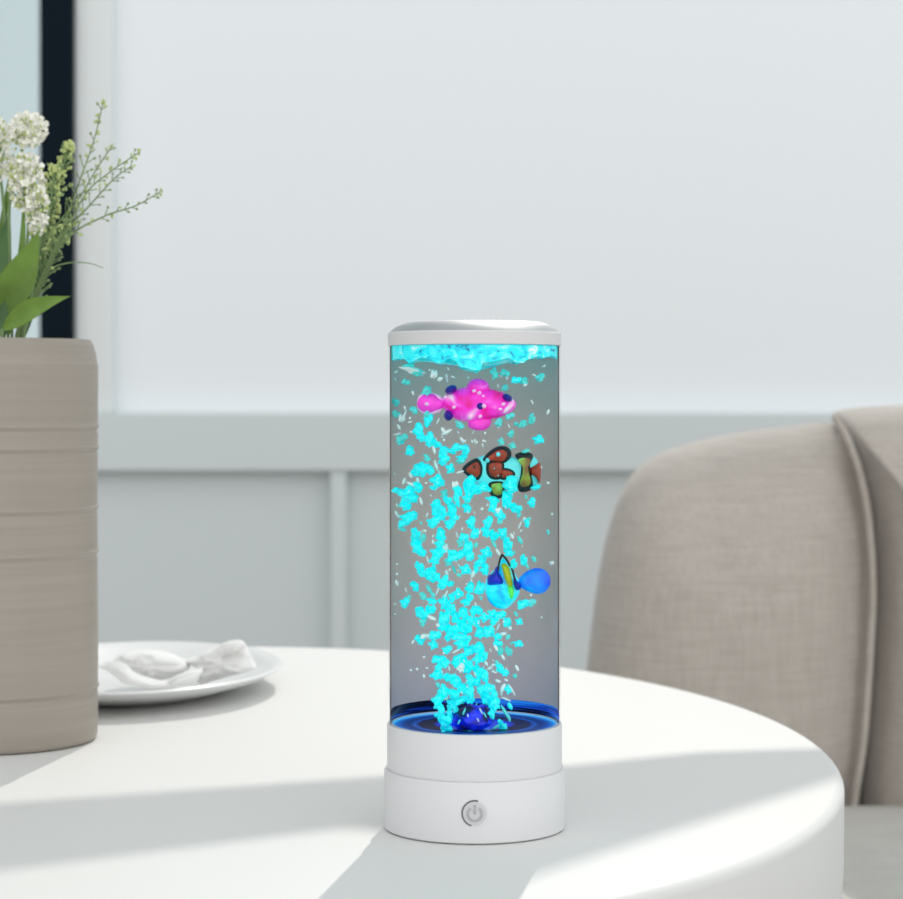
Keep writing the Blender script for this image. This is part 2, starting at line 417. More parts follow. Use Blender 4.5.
# cyan turbulent layer at the surface
bm = bmesh.new(); N = 220; top = []; b1 = []; b2 = []
foam_pts = [(388, 362), (396, 362), (404, 361), (410, 366), (415, 364), (424, 360), (430, 362), (437, 366), (444, 365), (450, 362), (455, 363),
            (460, 370), (468, 372), (474, 373), (479, 375), (481, 366), (490, 365), (500, 363), (507, 361), (512, 365), (520, 366), (530, 361), (536, 359), (543, 361), (549, 358), (557, 360)]
def foamz(px):
    for (x0, y0), (x1, y1) in zip(foam_pts, foam_pts[1:]):
        if x0 <= px <= x1: return y0+(y1-y0)*(px-x0)/(x1-x0)
    return 361
for i in range(N):
    a = 2*PI*i/N; c, s = math.cos(a), math.sin(a); r = .0458
    px = 474.5+r*c/U
    py = foamz(px)+1.2*noise.noise(Vector((c*14, s*14, 1)))
    top.append(bm.verts.new((LC[0]+r*c, LC[1]+r*s, LC[2]+lz(347.5))))
    b1.append(bm.verts.new((LC[0]+r*c, LC[1]+r*s, LC[2]+lz(py-1))))
    b2.append(bm.verts.new((LC[0]+(r-.004)*c, LC[1]+(r-.004)*s, LC[2]+lz(py-3))))
for A, B in ((top, b1), (b1, b2)):
    for i in range(N): bm.faces.new((A[i], A[(i+1) % N], B[(i+1) % N], B[i]))
bm.faces.new(top); bm.faces.new(b2)
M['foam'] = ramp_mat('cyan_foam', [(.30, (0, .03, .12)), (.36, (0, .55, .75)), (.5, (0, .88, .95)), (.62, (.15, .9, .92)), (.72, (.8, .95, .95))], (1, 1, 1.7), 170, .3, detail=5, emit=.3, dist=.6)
link('foam_layer', bm, M['foam'], lamp, sharp=60)
# power button
def on_base(px, py, off):            # a point on the front of the base cylinder
    r = .05+off
    x = (px-474.5)*U; return Vector((LC[0]+x, LC[1]-math.sqrt(r*r-x*x), LC[2]+lz(py)))
BX, BZ = 473.8, 797.3
def dome(name, r0, r1, off0, off1, m, a0=0, a1=2*PI, n=48, par=lamp, w=None):
    bm = bmesh.new(); P = []
    for k in range(n+1):
        a = a0+(a1-a0)*k/n
        P.append([bm.verts.new(on_base(BX+rr*math.cos(a), BZ-rr*math.sin(a), oo)) for rr, oo in ((r0, off0), (r0, off1), (r1, off1), (r1, off0))])
    for A, B in zip(P, P[1:]):
        for q in range(3): bm.faces.new((A[q], A[q+1], B[q+1], B[q]))
    bmesh.ops.remove_doubles(bm, verts=bm.verts, dist=1e-6)
    return link(name, bm, m, par, sharp=40)
btn = dome('power_button', .05, 11.3, -.0002, .0007, M['button'])
dome('button_arc', 11.3, 12.9, -.0002, .0003, M['ringdark'], math.radians(75), math.radians(255))  # dark half ring on the button's left side
dome('button_rim', 11.3, 12.9, -.0002, .0003, M['plastic'], math.radians(255), math.radians(435))
bm = bmesh.new(); P = []
for k in range(31):
    a = math.radians(128+284*k/30)
    P.append([bm.verts.new(on_base(BX+rr*math.cos(a), BZ+.3-rr*math.sin(a), oo)) for rr, oo in ((5.6, .0006), (5.6, .0011), (7.9, .0011), (7.9, .0006))])
for A, B in zip(P, P[1:]):
    for q in range(3): bm.faces.new((A[q], A[q+1], B[q+1], B[q]))
for x0, x1, y0, y1 in ((-1.2, 1.2, -8.4, .8),):
    q = [bm.verts.new(on_base(BX+x, BZ+y, o)) for x, y, o in ((x0, y0, .0011), (x1, y0, .0011), (x1, y1, .0011), (x0, y1, .0011), (x0, y0, .0006), (x1, y0, .0006), (x1, y1, .0006), (x0, y1, .0006))]
    bm.faces.new(q[:4])
    for i in range(4): bm.faces.new((q[i], q[(i+1) % 4], q[4+(i+1) % 4], q[4+i]))
link('power_symbol', bm, M['icon'], btn, smooth=False)
# the lamp's own light
pl = bpy.data.lights.new('lamp_light', 'POINT'); pl.energy = .003; pl.color = (.1, .8, 1); pl.shadow_soft_size = .01
po = bpy.data.objects.new('lamp_light', pl); C.objects.link(po); po.location = (LC[0], LC[1], LC[2]+lz(712)); po.parent = lamp; po.matrix_parent_inverse = lamp.matrix_world.inverted()

# ---------------------------------------------------------------- fish
FD = D-.020
def piece(name, pts, thick, m, parent, depth=FD, p=2.4, rings=6, n=5, label=None, back=1.0):
    bm = bmesh.new(); inflate(bm, pts, depth, thick, rings, p, n, back=back)
    o = link(name, bm, m, parent, sharp=60)
    if label: o['label'] = label
    return o
def oval(cx, cy, rx, ry, a=0, n=10):
    a = math.radians(a)
    return [(cx+rx*math.cos(t)*math.cos(a)-ry*math.sin(t)*math.sin(a), cy+rx*math.cos(t)*math.sin(a)+ry*math.sin(t)*math.cos(a)) for t in [2*PI*k/n for k in range(n)]]
M['pink'] = ramp_mat('hot_pink', [(.34, (.85, .0, .28)), (.44, (1, .01, .6)), (.55, (1, .06, .75)), (.64, (1, .3, .85)), (.70, (1, .8, .95))], (1, 1, 1), 90, .4, emit=.16, detail=2, dist=.5)
M['pink2'] = mat('magenta_fin', (1, .06, .72), .4, emit=.14, noise_amt=.2, nscale=200)
M['pale_pink'] = mat('pale_pink_edge', (1, .62, .9), .4, emit=.12)
M['violet'] = mat('violet_blue', (.01, .0, .3), .4, emit=.03)
M['rust'] = mat('rust_brown', (.36, .045, .012), .4, noise_amt=.35, nscale=200)
M['olive'] = ramp_mat('olive_green', [(.38, (.2, .12, .03)), (.5, (.25, .36, .03)), (.62, (.2, .85, .2))], (1, 1, 1), 110, .4, emit=.06)
M['black'] = mat('black_marking', (.006, .01, .012), .4)
M['palecyan'] = mat('pale_cyan_band', (.12, .84, .88), .4, emit=.12)
M['navy'] = mat('royal_blue', (.0, .01, .55), .35, emit=.05, noise_amt=.4, nscale=160)
M['azure'] = ramp_mat('azure_blue', [(.38, (0, .07, .85)), (.55, (0, .24, 1)), (.68, (0, .5, 1))], (1, 1, 1), 70, .35, emit=.22)
M['cyanfish'] = ramp_mat('cyan_belly', [(.38, (.0, .35, .9)), (.5, (0, .8, .95)), (.65, (.15, .95, .95))], (1, 1, 1), 80, .35, emit=.3)  # cyan glow round the lower body put into colour and emission
M['yellow'] = mat('yellow_green_stripe', (.42, .5, .0), .4, emit=.1, noise_amt=.2, nscale=150)
M['lime'] = mat('lime_green', (.12, .9, .12), .4, emit=.15)

def fish(name, px, py, label):
    return thing(name, W(px, py, FD), label, 'ornamental fish', 'toy fish in the lamp')
f1 = fish('ornamental_fish', 478, 405, 'hot pink toy fish, topmost in the lamp tube, facing right')
piece('body', [(440, 402), (449, 393), (462, 388), (476, 386), (492, 389), (506, 394), (514, 400), (516, 406), (511, 412), (500, 417), (488, 420), (472, 422), (456, 419), (447, 412)], .017, M['pink'], f1)
piece('tail_fin', [(447, 403), (440, 399), (434, 394), (426, 393), (419, 398), (417, 405), (421, 411), (429, 413), (436, 411), (443, 408)], .007, M['pink2'], f1)
piece('tail_fin', [(417, 404), (419, 396), (427, 392), (436, 394), (442, 398), (442, 410), (434, 414), (424, 413.5), (418.5, 410)], .004, M['pale_pink'], f1, label='pale pink rim of the tail')
piece('dorsal_fin', oval(478, 388, 11.5, 9.5), .014, M['pink'], f1)
piece('belly_fin', [(470, 418), (479, 416), (489, 418), (491, 424), (485, 430), (475, 430), (468, 426)], .010, M['pink2'], f1)
piece('marking', oval(451, 389.5, 6.2, 4.2, -25), .020, M['violet'], f1, label='violet blue patch')
piece('marking', oval(448.5, 415.5, 4.6, 5.4), .020, M['violet'], f1, label='violet blue patch')
piece('marking', oval(507, 398, 5.6, 4, 30), .020, M['violet'], f1, label='violet blue patch')
e1 = piece('eye', oval(480, 406, 5.5, 5.5), .020, M['violet'], f1)
piece('eye_spot', oval(483.5, 406, 3.6, 3.2), .0215, M['pale_pink'], e1)
for x, y, r in ((474, 391, 3), (479, 393, 3.4), (483, 396, 2.4), (454, 407, 3), (470, 417, 3.2), (446, 397, 2.8), (480, 416, 3), (427, 404, 2.6), (503, 404, 3.2), (500, 409, 3)):
    piece('pale_spot', oval(x, y, r, r*.8, R.uniform(-40, 40)), .0185, M['pale_pink'], f1, rings=3)

f2 = fish('ornamental_fish', 500, 468, 'rust brown toy clown fish with pale bands, middle one in the lamp tube')
def bordered(name, pts, thick, m, parent, g=1.6, y=0):
    c = (sum(p[0] for p in pts)/len(pts), sum(p[1] for p in pts)/len(pts))
    big = []
    for p in pts:
        v = Vector((p[0]-c[0], p[1]-c[1])); L = v.length or 1; v *= (L+g+.7)/L; big.append((c[0]+v.x, c[1]+v.y))
    a = piece(name, pts, thick, m, parent, p=3)
    piece('outline', big, thick-.0012, M["black"], a, p=3)
    return a
piece('body', [(464, 470), (471, 461), (482, 456), (496, 453), (512, 457), (530, 456), (538, 462), (538, 482), (528, 486), (510, 490), (492, 489), (476, 483), (468, 478)], .009, M['palecyan'], f2)
h = bordered('head', [(463.5, 470), (468, 464), (476, 459.5), (480, 462), (482, 468), (481, 475), (477, 479), (470, 476)], .014, M['rust'], f2, .8)
piece('eye', oval(474, 466.5, 1.9, 1.9), .017, M['black'], h, rings=3)
bordered('side_patch', [(488, 462), (494, 460), (502, 461), (504, 467), (503, 475), (499, 479), (491, 478), (487, 473), (486.5, 467)], .0132, M['rust'], f2, 1.3)
bordered('dorsal_fin', [(484, 459), (490, 453), (497, 448.5), (505, 448), (509.5, 452.5), (508, 459), (502, 463), (492, 462), (486, 461)], .0128, M['rust'], f2, 1.3)
bordered('side_fin', [(500, 469), (506, 468.5), (512, 470.5), (514.5, 474), (511, 477), (504, 479), (500, 477)], .0136, M['rust'], f2, 1.1)
bordered('belly_fin', [(489, 484), (495, 481), (503, 482), (504, 489), (503, 495), (497, 497), (491, 493)], .012, M['olive'], f2, 1.0)
bordered('rear_patch', [(516, 457), (522, 454), (530, 455), (532, 459), (529, 465), (530, 474), (532, 483), (529, 489), (521, 490), (518, 485), (521, 474), (521, 464)], .013, M['olive'], f2, 1.4)
piece('tail_fin', [(529, 468), (534, 465), (540, 463), (541, 472), (539.5, 483), (535, 477), (530, 474)], .012, M['rust'], f2)
for x, y, r in ((487.5, 460, 3), (498, 454, 3.6), (494, 468, 1.2), (498, 475, 1.1)):
    piece('pale_spot', oval(x, y, r*.9, r), .0155, M['palecyan'], f2, rings=3)

f3 = fish('ornamental_fish', 508, 582, 'royal blue toy fish with a yellow stripe and round tail, lowest in the lamp tube')
piece('body', [(487, 578), (492, 572), (498, 566), (503, 558), (510, 566), (516, 575), (520, 584), (519, 594), (513, 603), (505, 609), (495, 607), (488, 600), (485, 588)], .012, M['cyanfish'], f3)
piece('head', [(487, 581), (488, 576), (493, 572), (497, 566), (500, 572), (504, 578), (504, 584), (496, 585), (488, 585)], .018, M['navy'], f3)
piece('tail_fin', [(517, 583), (520, 577), (527, 571), (536, 568), (545, 570), (550, 577), (550, 585), (545, 592), (536, 594), (527, 591), (521, 588), (518, 589)], .008, M['azure'], f3)
piece('side_patch', [(513, 577), (517, 580), (521, 584), (520, 589), (516, 590), (513, 584)], .018, M['navy'], f3)
piece('stripe', [(501, 563), (506, 563), (510, 569), (512, 578), (513, 586), (508, 587), (504, 578), (502, 570)], .020, M['yellow'], f3)
piece('stripe', [(507, 585), (513, 585), (514, 592), (512, 599), (509, 596)], .0195, M['lime'], f3)
for pts in ([(498, 571), (499, 564), (500.5, 558), (502, 554.5)], [(502, 554.5), (506, 559), (509, 564), (512, 569), (514, 576), (516, 582)]):
    bm = bmesh.new(); tube(bm, [W(x, y, FD-.006) for x, y in catmull(pts, 4, False)], .0006, 6)
    link('fin_edge', bm, M['black'], f3)

# ---------------------------------------------------------------- bubbles
protos = []
for k in range(9):
    bm = bmesh.new(); bmesh.ops.create_icosphere(bm, subdivisions=3, radius=1)
    sd = Vector((k*3.1, k*1.7, 2)); amp = .8 if k < 6 else .15
    for v in bm.verts:
        n_ = noise.noise(v.co*1.25+sd)*amp*1.2+noise.noise(v.co*2.6+sd)*amp*.35
        v.co *= 1+n_
    protos.append(bm)
PM = {}
def proto(k, mk):
    if (k, mk) not in PM:
        me = bpy.data.meshes.new('air_bubble'); protos[k].to_mesh(me); me.materials.append(M[mk])
        for p in me.polygons: p.use_smooth = True
        PM[(k, mk)] = me
    return PM[(k, mk)]
BL = """414,371,20,6,w 409,366,10,5,t 406,382,6,6,t 391,372,5,3,w 395,379,2,5,w 427,391,8,8,t 434,374,5,9,w 440,379,6,4,w 413,393,3,5,w 453,377,5,2,w 447,380,2,6,w
494,374,6,11,t 505,373,7,7,t 507,378,3,4,w 516,380,7,7,c 523,381,8,7,t 540,378,8,6,t 534,375,5,2,w 505,388,6,5,t 544,366,5,2,w 498,386,2,4,w 525,385,5,3,w 418,373,9,6,t
391,402,5,6,t 391,414,6,5,t 414,410,6,8,t 405,408,3,5,w 402,418,5,8,w 405,414,2,8,w 399,427,3,6,w 428,421,7,10,c 427,414,5,5,t 438,421,2,7,w 419,432,9,12,c 422,438,8,7,c 429,440,8,11,c 435,443,10,6,c 402,438,9,8,t 400,442,6,5,c 410,451,7,9,c 394,434,8,2,w 411,432,3,3,w 427,458,7,6,t 434,450,3,8,w 460,425,9,6,t 447,432,11,4,w 443,430,4,6,w 460,447,11,6,c 455,449,8,5,c 448,450,12,5,c 443,454,6,8,c 466,450,7,10,c 445,459,7,7,c 462,458,9,5,c 410,422,6,2,w 410,418,3,3,w 462,440,3,7,w 465,441,2,4,w 444,440,3,3,w
510,416,7,6,t 499,423,7,6,t 516,424,5,4,t 523,424,8,6,t 532,419,5,8,t 538,440,9,8,c 511,434,5,7,t 501,442,5,7,t 512,446,6,6,t 548,412,3,6,w 532,402,2,6,w 526,451,8,4,t 509,426,2,5,w 498,427,2,4,w 484,441,5,3,w 475,441,3,5,w 485,433,3,3,w
421,470,11,12,c 417,472,8,6,c 430,470,9,8,c 424,466,8,6,c 418,487,9,10,c 437,482,11,12,c 434,479,7,4,c 433,488,7,4,c 407,496,16,16,c 400,491,12,6,c 411,498,12,8,c 406,506,10,8,c 450,469,7,9,c 438,509,9,12,c 436,503,8,6,c 442,512,6,12,c 437,519,10,6,c 452,510,9,14,c 448,500,6,6,c 458,490,7,12,c 457,500,5,12,c 455,484,5,6,w 444,494,6,8,t 467,508,8,9,c 467,499,7,7,c 470,488,9,14,c 471,480,8,10,c 408,518,13,8,c 413,516,8,8,c 421,501,3,8,w 397,514,3,8,w 397,505,3,5,w 404,481,3,7,w 411,484,9,3,w 418,480,3,6,w 411,475,4,6,w 436,465,3,11,w 439,472,2,5,w 460,472,8,2,w 391,474,2,3,w 443,462,6,5,c 461,461,8,5,t 427,515,2,6,w 459,517,5,2,w 455,518,6,6,c 426,483,3,2,w
482,488,14,8,c 478,491,8,6,c 510,487,10,16,c 507,496,8,12,c 513,480,8,8,c 507,503,7,8,c 493,500,11,6,c 493,508,7,9,c 516,508,9,7,c 532,503,7,7,c 500,516,8,10,c 498,511,5,5,w 526,497,3,5,t 548,483,4,3,w 482,509,4,3,w 519,515,4,6,t 552,514,3,3,w 536,487,9,5,c 524,519,3,5,w 529,519,4,4,t 541,467,2,4,w
404,523,9,7,c 402,529,9,4,t 416,533,7,7,c 417,540,8,9,c 417,547,10,12,c 423,538,5,7,t 422,552,8,8,c 433,523,10,8,c 441,535,8,12,c 440,544,7,9,c 438,553,12,9,c 435,560,8,9,c 445,549,6,8,w 420,567,6,9,c 424,573,9,6,c 433,575,11,10,c 434,568,4,8,c 450,524,9,8,c 455,557,12,8,c 452,553,8,5,c 463,553,8,7,c 468,547,7,14,c 470,556,6,10,c 464,537,7,8,c 460,543,5,9,t 471,523,8,9,c 448,562,6,8,t 454,569,3,9,t 465,570,9,9,c 428,560,2,9,w 433,542,3,5,w 425,531,4,3,w 457,535,2,7,w 397,574,3,3,w 397,564,3,2,w 447,573,3,7,w 462,529,2,4,w 421,523,3,4,t 433,536,2,4,w 445,580,7,6,c 459,575,5,4,t 473,574,4,8,w
488,523,8,9,c 486,532,8,9,c 494,535,7,8,c 502,533,8,9,c 504,538,5,5,t 475,533,6,12,c 486,553,9,10,c 482,558,7,7,c 480,563,8,7,c 508,544,7,9,c 508,553,8,7,c 513,553,5,4,t 520,540,4,9,t 527,523,5,8,c 520,525,2,9,w 512,536,3,6,w 548,532,3,6,t 524,560,5,8,c 527,566,3,7,t 534,559,4,7,t 498,552,3,8,w 476,545,4,6,t 485,570,8,8,c 476,569,5,8,c 555,563,5,4,w 500,522,6,4,t 494,544,3,9,t 480,532,2,5,w 514,564,5,7,c 521,531,2,3,w
415,586,7,10,c 405,603,8,8,c 409,597,4,5,t 423,596,6,7,t 397,583,3,7,w 406,590,2,6,w 429,589,4,10,t 433,595,4,6,t 442,584,9,9,c 450,584,7,5,c 432,601,9,6,c 422,613,10,8,c 431,609,7,7,c 444,603,9,12,c 450,608,8,10,c 452,598,6,8,c 423,622,6,7,t 432,618,9,4,w 444,618,8,14,c 442,627,6,8,c 456,618,7,12,c 458,594,8,9,c 466,602,8,7,c 463,613,9,9,c 452,630,9,10,c 465,627,11,10,c 470,620,7,9,c 435,635,9,9,c 426,636,8,5,w 420,638,8,6,c 438,590,2,11,w 446,594,2,8,w 395,604,3,3,w 395,614,3,2,w 470,588,7,10,c 470,597,5,6,c 460,637,12,8,c 448,637,5,9,c 438,625,4,4,w 473,612,5,8,c
523,604,9,9,c 531,603,8,6,t 519,622,6,6,c 516,614,3,6,t 531,595,3,3,w 480,588,7,14,c 478,610,9,8,c 484,618,8,8,c 492,614,8,7,c 500,615,9,8,c 507,622,6,10,c 494,621,7,7,c 480,633,8,10,c 489,631,8,12,c 503,634,7,4,w 498,627,2,8,w 508,637,4,6,t 481,598,3,5,t 477,622,6,9,c 497,637,7,6,c 510,628,4,4,w
421,641,7,6,c 413,642,3,5,w 433,645,7,9,c 447,650,8,6,c 439,659,11,8,c 437,675,10,9,c 439,669,6,10,c 445,664,8,6,c 461,644,11,9,c 470,650,10,10,c 459,657,10,6,c 456,663,7,9,c 461,668,6,8,w 467,665,9,12,c 450,677,10,6,c 456,682,8,9,c 462,688,12,10,c 444,692,9,12,c 444,697,6,7,w 470,680,8,10,c 454,694,10,9,c 470,693,8,10,c 411,670,3,3,w 417,669,3,3,w 427,668,4,2,w 424,676,3,4,w 424,657,3,2,w 438,685,4,6,t 456,651,8,2,w 449,668,2,7,w 468,640,5,6,c
478,648,9,10,c 483,655,7,10,c 477,660,7,8,c 479,671,8,9,c 485,677,7,9,c 476,682,8,9,c 489,688,9,10,c 494,694,7,9,c 481,690,7,7,c 498,643,7,6,c 518,644,8,6,c 512,643,5,3,t 509,651,5,7,t 496,648,3,7,w 500,650,5,8,t 500,668,8,8,c 505,673,7,6,c 493,665,5,3,w 497,663,4,6,t 503,657,3,7,w 515,676,4,5,t 517,668,3,7,w 503,688,4,10,w 508,690,5,8,c 512,690,2,13,w 506,699,10,2,w 494,672,7,2,w 490,668,6,3,w 486,663,3,6,w 498,681,6,3,w 506,680,5,3,w
438,700,9,11,c 441,710,7,12,c 445,720,9,11,c 447,729,8,7,c 452,704,9,9,c 461,700,11,8,c 470,700,8,7,c 436,707,5,4,c 450,714,5,9,c 455,709,5,8,c 488,698,10,10,c 495,704,9,12,c 492,714,6,8,c 505,712,3,16,t 510,706,4,8,c 509,718,3,8,t 503,727,6,9,c 496,727,8,3,t 464,728,7,5,c 470,731,6,4,c 464,712,2,9,t 475,708,2,11,t 481,711,2,8,w 485,715,2,7,t 478,720,2,5,w 499,721,3,5,c 459,722,2,6,t 436,715,4,5,c 443,732,4,4,c 468,716,2,5,w"""
items = []
for tok in BL.split():
    a = tok.split(','); items.append((float(a[0]), float(a[1]), float(a[2]), float(a[3]), a[4]))
items.sort(key=lambda t: -t[2]*t[3])
LAB = {'c': 'bright cyan glowing bubble in the rising stream inside the lamp tube',
       't': 'pale turquoise bubble drifting inside the lamp tube',
       'w': 'small whitish bubble fleck inside the lamp tube'}
GRP = {'c': 'bright cyan bubbles in the lamp', 't': 'pale turquoise bubbles in the lamp', 'w': 'whitish bubble flecks in the lamp'}
MT = {'c': 'cyan', 't': 'teal', 'w': 'white_b'}
def bub_tf(it, i):
    px, py, w_, h_, k = it
    px = min(max(px, 393.5+w_/2), 554-w_/2)
    xoff = (px-474.5)*U; ymax = math.sqrt(max(1e-6, .0435**2-xoff*xoff))
    d = D-min(ymax, .031)*R.uniform(.75, 1.0)-.0
    if py > 703: d = D-min(ymax, .034)*R.uniform(.5, 1)
    q = W(px, py, d); k2 = d/F
    rx = w_*k2*.5; rz = h_*k2*.5; ry = min(.0032, (rx*rz)**.5)
    rot = R.uniform(-.45, .45) if min(w_, h_) > 4 else (R.choice((-.5, .4, -.3)))
    return Matrix.Translation(q) @ Matrix.Rotation(rot, 4, 'Y') @ Matrix.Diagonal((rx*1.03, ry, rz*1.03, 1))
kept = items[:300]; rest = items[300:]
for i, it in enumerate(kept):
    me = proto(R.randrange(6) if min(it[2], it[3]) > 4 else R.randrange(6, 9), MT[it[4]])
    o = bpy.data.objects.new('air_bubble', me); C.objects.link(o); o.matrix_world = bub_tf(it, i)
    tag(o, LAB[it[4]], 'bubble', GRP[it[4]])
# the smallest remaining flecks as one mesh
dens = []
for k in range(90):
    t = R.random(); py = 365+t*330
    hw = 78-max(0, (py-480))*.16; cx = 470 if py > 560 else 474
    px = cx+R.gauss(0, .42)*hw
    if not 394 < px < 554: continue
    if (414 < px < 520 and 378 < py < 432) or (460 < px < 544 and 446 < py < 498) or (484 < px < 553 and 552 < py < 612): continue
    dens.append((px, py, R.uniform(1.2, 2.6), R.uniform(2, 5), 'w'))
bm = bmesh.new()
for i, it in enumerate(rest+dens):
    mm = bub_tf(it, i); tmp = bmesh.new(); bmesh.ops.create_icosphere(tmp, subdivisions=1, radius=1)
    vm = {v: bm.verts.new(mm @ v.co) for v in tmp.verts}
    for f_ in tmp.faces:
        nf = bm.faces.new([vm[v] for v in f_.verts]); nf.material_index = {'c': 0, 't': 1, 'w': 2}[it[4]]
    tmp.free()
o = link('bubble_flecks', bm, [M['cyan'], M['teal'], M['white_b']])
tag(o, 'tiny pale flecks of air scattered through the water of the lamp', 'bubbles', None, 'stuff')
# deep blue stones at the foot of the stream
M['stone'] = ramp_mat('deep_blue_stone', [(.4, (.001, .002, .05)), (.5, (.001, .01, .6)), (.62, (.0, .05, 1)), (.70, (0, .7, .95))], (1, 1, 1), 90, .4, emit=.35)
bm = bmesh.new(); bmesh.ops.create_icosphere(bm, subdivisions=3, radius=1)
for v in bm.verts:
    v.co *= 1+.35*noise.noise(v.co*2); v.co.z = max(v.co.z, -.75)
    v.co = Vector((LC[0]-.001+v.co.x*.0115, LC[1]-.020+v.co.y*.010, LC[2]+lz(726.2)+.0066+v.co.z*.0075))
link('light_lens', bm, M['stone'], lamp)

# ---------------------------------------------------------------- vase
VD = 1.526; VX = (-6-CX)*VD/F; VR = .0712
def vz(py): return CAMZ-(py-HY)*VD/F-TZ
vase = thing('stoneware_vase', (VX, VD, TZ+.0005), 'tall greige ribbed stoneware cylinder vase full of flowers at the left edge', 'vase')
prof = [(0, .0), (VR*.96, .0), (VR*.985, .0012), (VR*.997, .004), (VR, .009)]
H_ = vz(340.5)
gro = [vz(y) for y in (687, 552, 508, 448, 427, 359)]
z = .016
pts = []
while z < H_-.016:
    r = VR*(1+.003*math.sin(z*31)+.001*math.sin(z*97+1))
    for g in gro:
        dd = (z-g)/.0011
        r += .0009*math.exp(-dd*dd)-.0007*math.exp(-((z-g+.003)/.0012)**2)
    pts.append((r, z)); z += .0006
prof += pts
prof += [(VR*.985, H_-.010), (VR*.955, H_-.003), (VR*.93, H_), (VR*.9, H_-.001), (VR*.89, H_-.006), (VR*.89, .02), (0, .018)]
bm = bmesh.new(); lathe(bm, prof, (VX, VD, TZ+.0005), 128)
link('vase_body', bm, M['vase'], vase, sharp=60)

# ---------------------------------------------------------------- flowers
RIM = H_+TZ
def stem_pts(pts, d0, d1, n=6):
    q = catmull(pts, n, False); L = len(q)-1
    return [W(x, y, d0+(d1-d0)*i/L) for i, (x, y) in enumerate(q)]
def root_pts(px, d):                     # runs down inside the vase
    a = W(px, 360, d); b = Vector((VX+(a.x-VX)*.3, VD+(a.y-VD)*.3, TZ+.05))
    return [b, (a+b)/2, a]
def floret(bm, c, r, n=5, rnd=R):
    ax = Vector((rnd.uniform(-1, 1), rnd.uniform(-1.4, .2), rnd.uniform(-.2, 1))).normalized()
    s = ax.orthogonal().normalized(); t = ax.cross(s)
    for k in range(n):
        a = 2*PI*k/n+rnd.random()*.3
        dr = (math.cos(a)*s+math.sin(a)*t); dp = (-math.sin(a)*s+math.cos(a)*t)
        p0 = c; p1 = c+dr*r*.6+dp*r*.38+ax*r*.25; p2 = c+dr*r+ax*r*.35; p3 = c+dr*r*.6-dp*r*.38+ax*r*.25
        p4 = c-ax*r*.12
        v = [bm.verts.new(p) for p in (p0, p1, p2, p3, p4)]
        bm.faces.new((v[0], v[1], v[2])); bm.faces.new((v[0], v[2], v[3])); bm.faces.new((v[4], v[2], v[1])); bm.faces.new((v[4], v[3], v[2]))
def blob(bm, c, r, el=1.0):
    t = bmesh.ops.create_icosphere(bm, subdivisions=1, radius=r)
    for v in t['verts']: v.co = Vector((v.co.x, v.co.y, v.co.z*el))+c
def leafmesh(bm, base, tip, width, d0, d1, bend=0, cup=.3, n=14, sag=0):
    """broad lens-shaped leaf with a midrib fold and thickness"""
    A = Vector(base); B = Vector(tip); ax = B-A; nrm = Vector((-ax.y, ax.x)).normalized()
    rows = []
    for i in range(n+1):
        t = i/n; wdt = width*.52*max(0, math.sin(PI*min(1, t**.72)))**1.15+.5*(1-t)+.05
        c = A+ax*t+nrm*bend*math.sin(PI*t); d = d0+(d1-d0)*t
        row = []
        for s in (-1, -.5, 0, .5, 1):
            q = c+nrm*wdt*s
            row.append(W(q.x, q.y, d)+Vector((0, -cup*abs(s)*wdt*d/F, 0)))
        rows.append(row)
    for off in (0, .0006):
        V = [[bm.verts.new(p+Vector((0, off, 0))) for p in r] for r in rows]
        for a, b in zip(V, V[1:]):
            for k in range(4): bm.faces.new((a[k], a[k+1], b[k+1], b[k]))
        if off == 0: V0 = V
    for i in range(n):
        for k in (0, 4): bm.faces.new((V0[i][k], V0[i+1][k], V[i+1][k], V[i][k]))

# cream clustered flower heads
def cream(pts, d, head, label, rx, ry, n, rr=2.6):
    t = thing('cream_flower', W(pts[0][0], 345, d), label, 'flower', None)
    bm = bmesh.new(); sp_ = root_pts(pts[0][0], d)+stem_pts(pts, d, d)
    tube(bm, sp_, .0011, 6)
    hx, hy = head
    for k in range(9):
        a = R.uniform(-1, 1); e = W(hx+a*rx*.8, hy+R.uniform(-.6, .5)*ry, d+R.uniform(-.01, .01))
        s0 = sp_[-3]
        tube(bm, [s0, (s0+e)/2+Vector((0, -.002, -.003)), e], .0006, 5)
    link('stem', bm, M['stem'], t)
    bm = bmesh.new(); bg = bmesh.new()
    for k in range(n):
        a = R.uniform(0, 2*PI); q = math.sqrt(R.random())
        c = W(hx+math.cos(a)*q*rx, hy+math.sin(a)*q*ry, d+R.uniform(-.018, .012))
        if R.random() < .8: floret(bm, c, R.uniform(.6, 1.2)*rr*d/F)
        else: blob(bg, c, R.uniform(.4, .7)*rr*d/F, 1.3)
    link('blossom', bm, M['petal'], t, smooth=False)
    if bg.verts: link('buds', bg, M['bud'], t)
    else: bg.free()
    return t
VDf = VD-.012
cream([(12, 335), (10, 260), (10, 200), (22, 150), (28, 128)], VDf, (28, 130), 'cream flower head spreading at the top left of the bouquet, tallest bloom', 19, 18, 420, 3.0)
cream([(8, 335), (6, 250), (2, 190), (-4, 150)], VDf+.02, (-4, 150), 'cream flower head cut by the left edge of the bouquet', 20, 32, 420, 3.0)
cream([(18, 335), (24, 280), (28, 230), (30, 190)], VDf-.01, (27, 183), 'dense cream blossom below the tallest bloom, left of the dark post', 19, 30, 560, 3.0)
cream([(24, 335), (34, 280), (40, 240), (42, 210)], VDf-.022, (38, 212), 'lowest cream blossom with green buds above the big leaf', 12, 24, 300, 2.6)

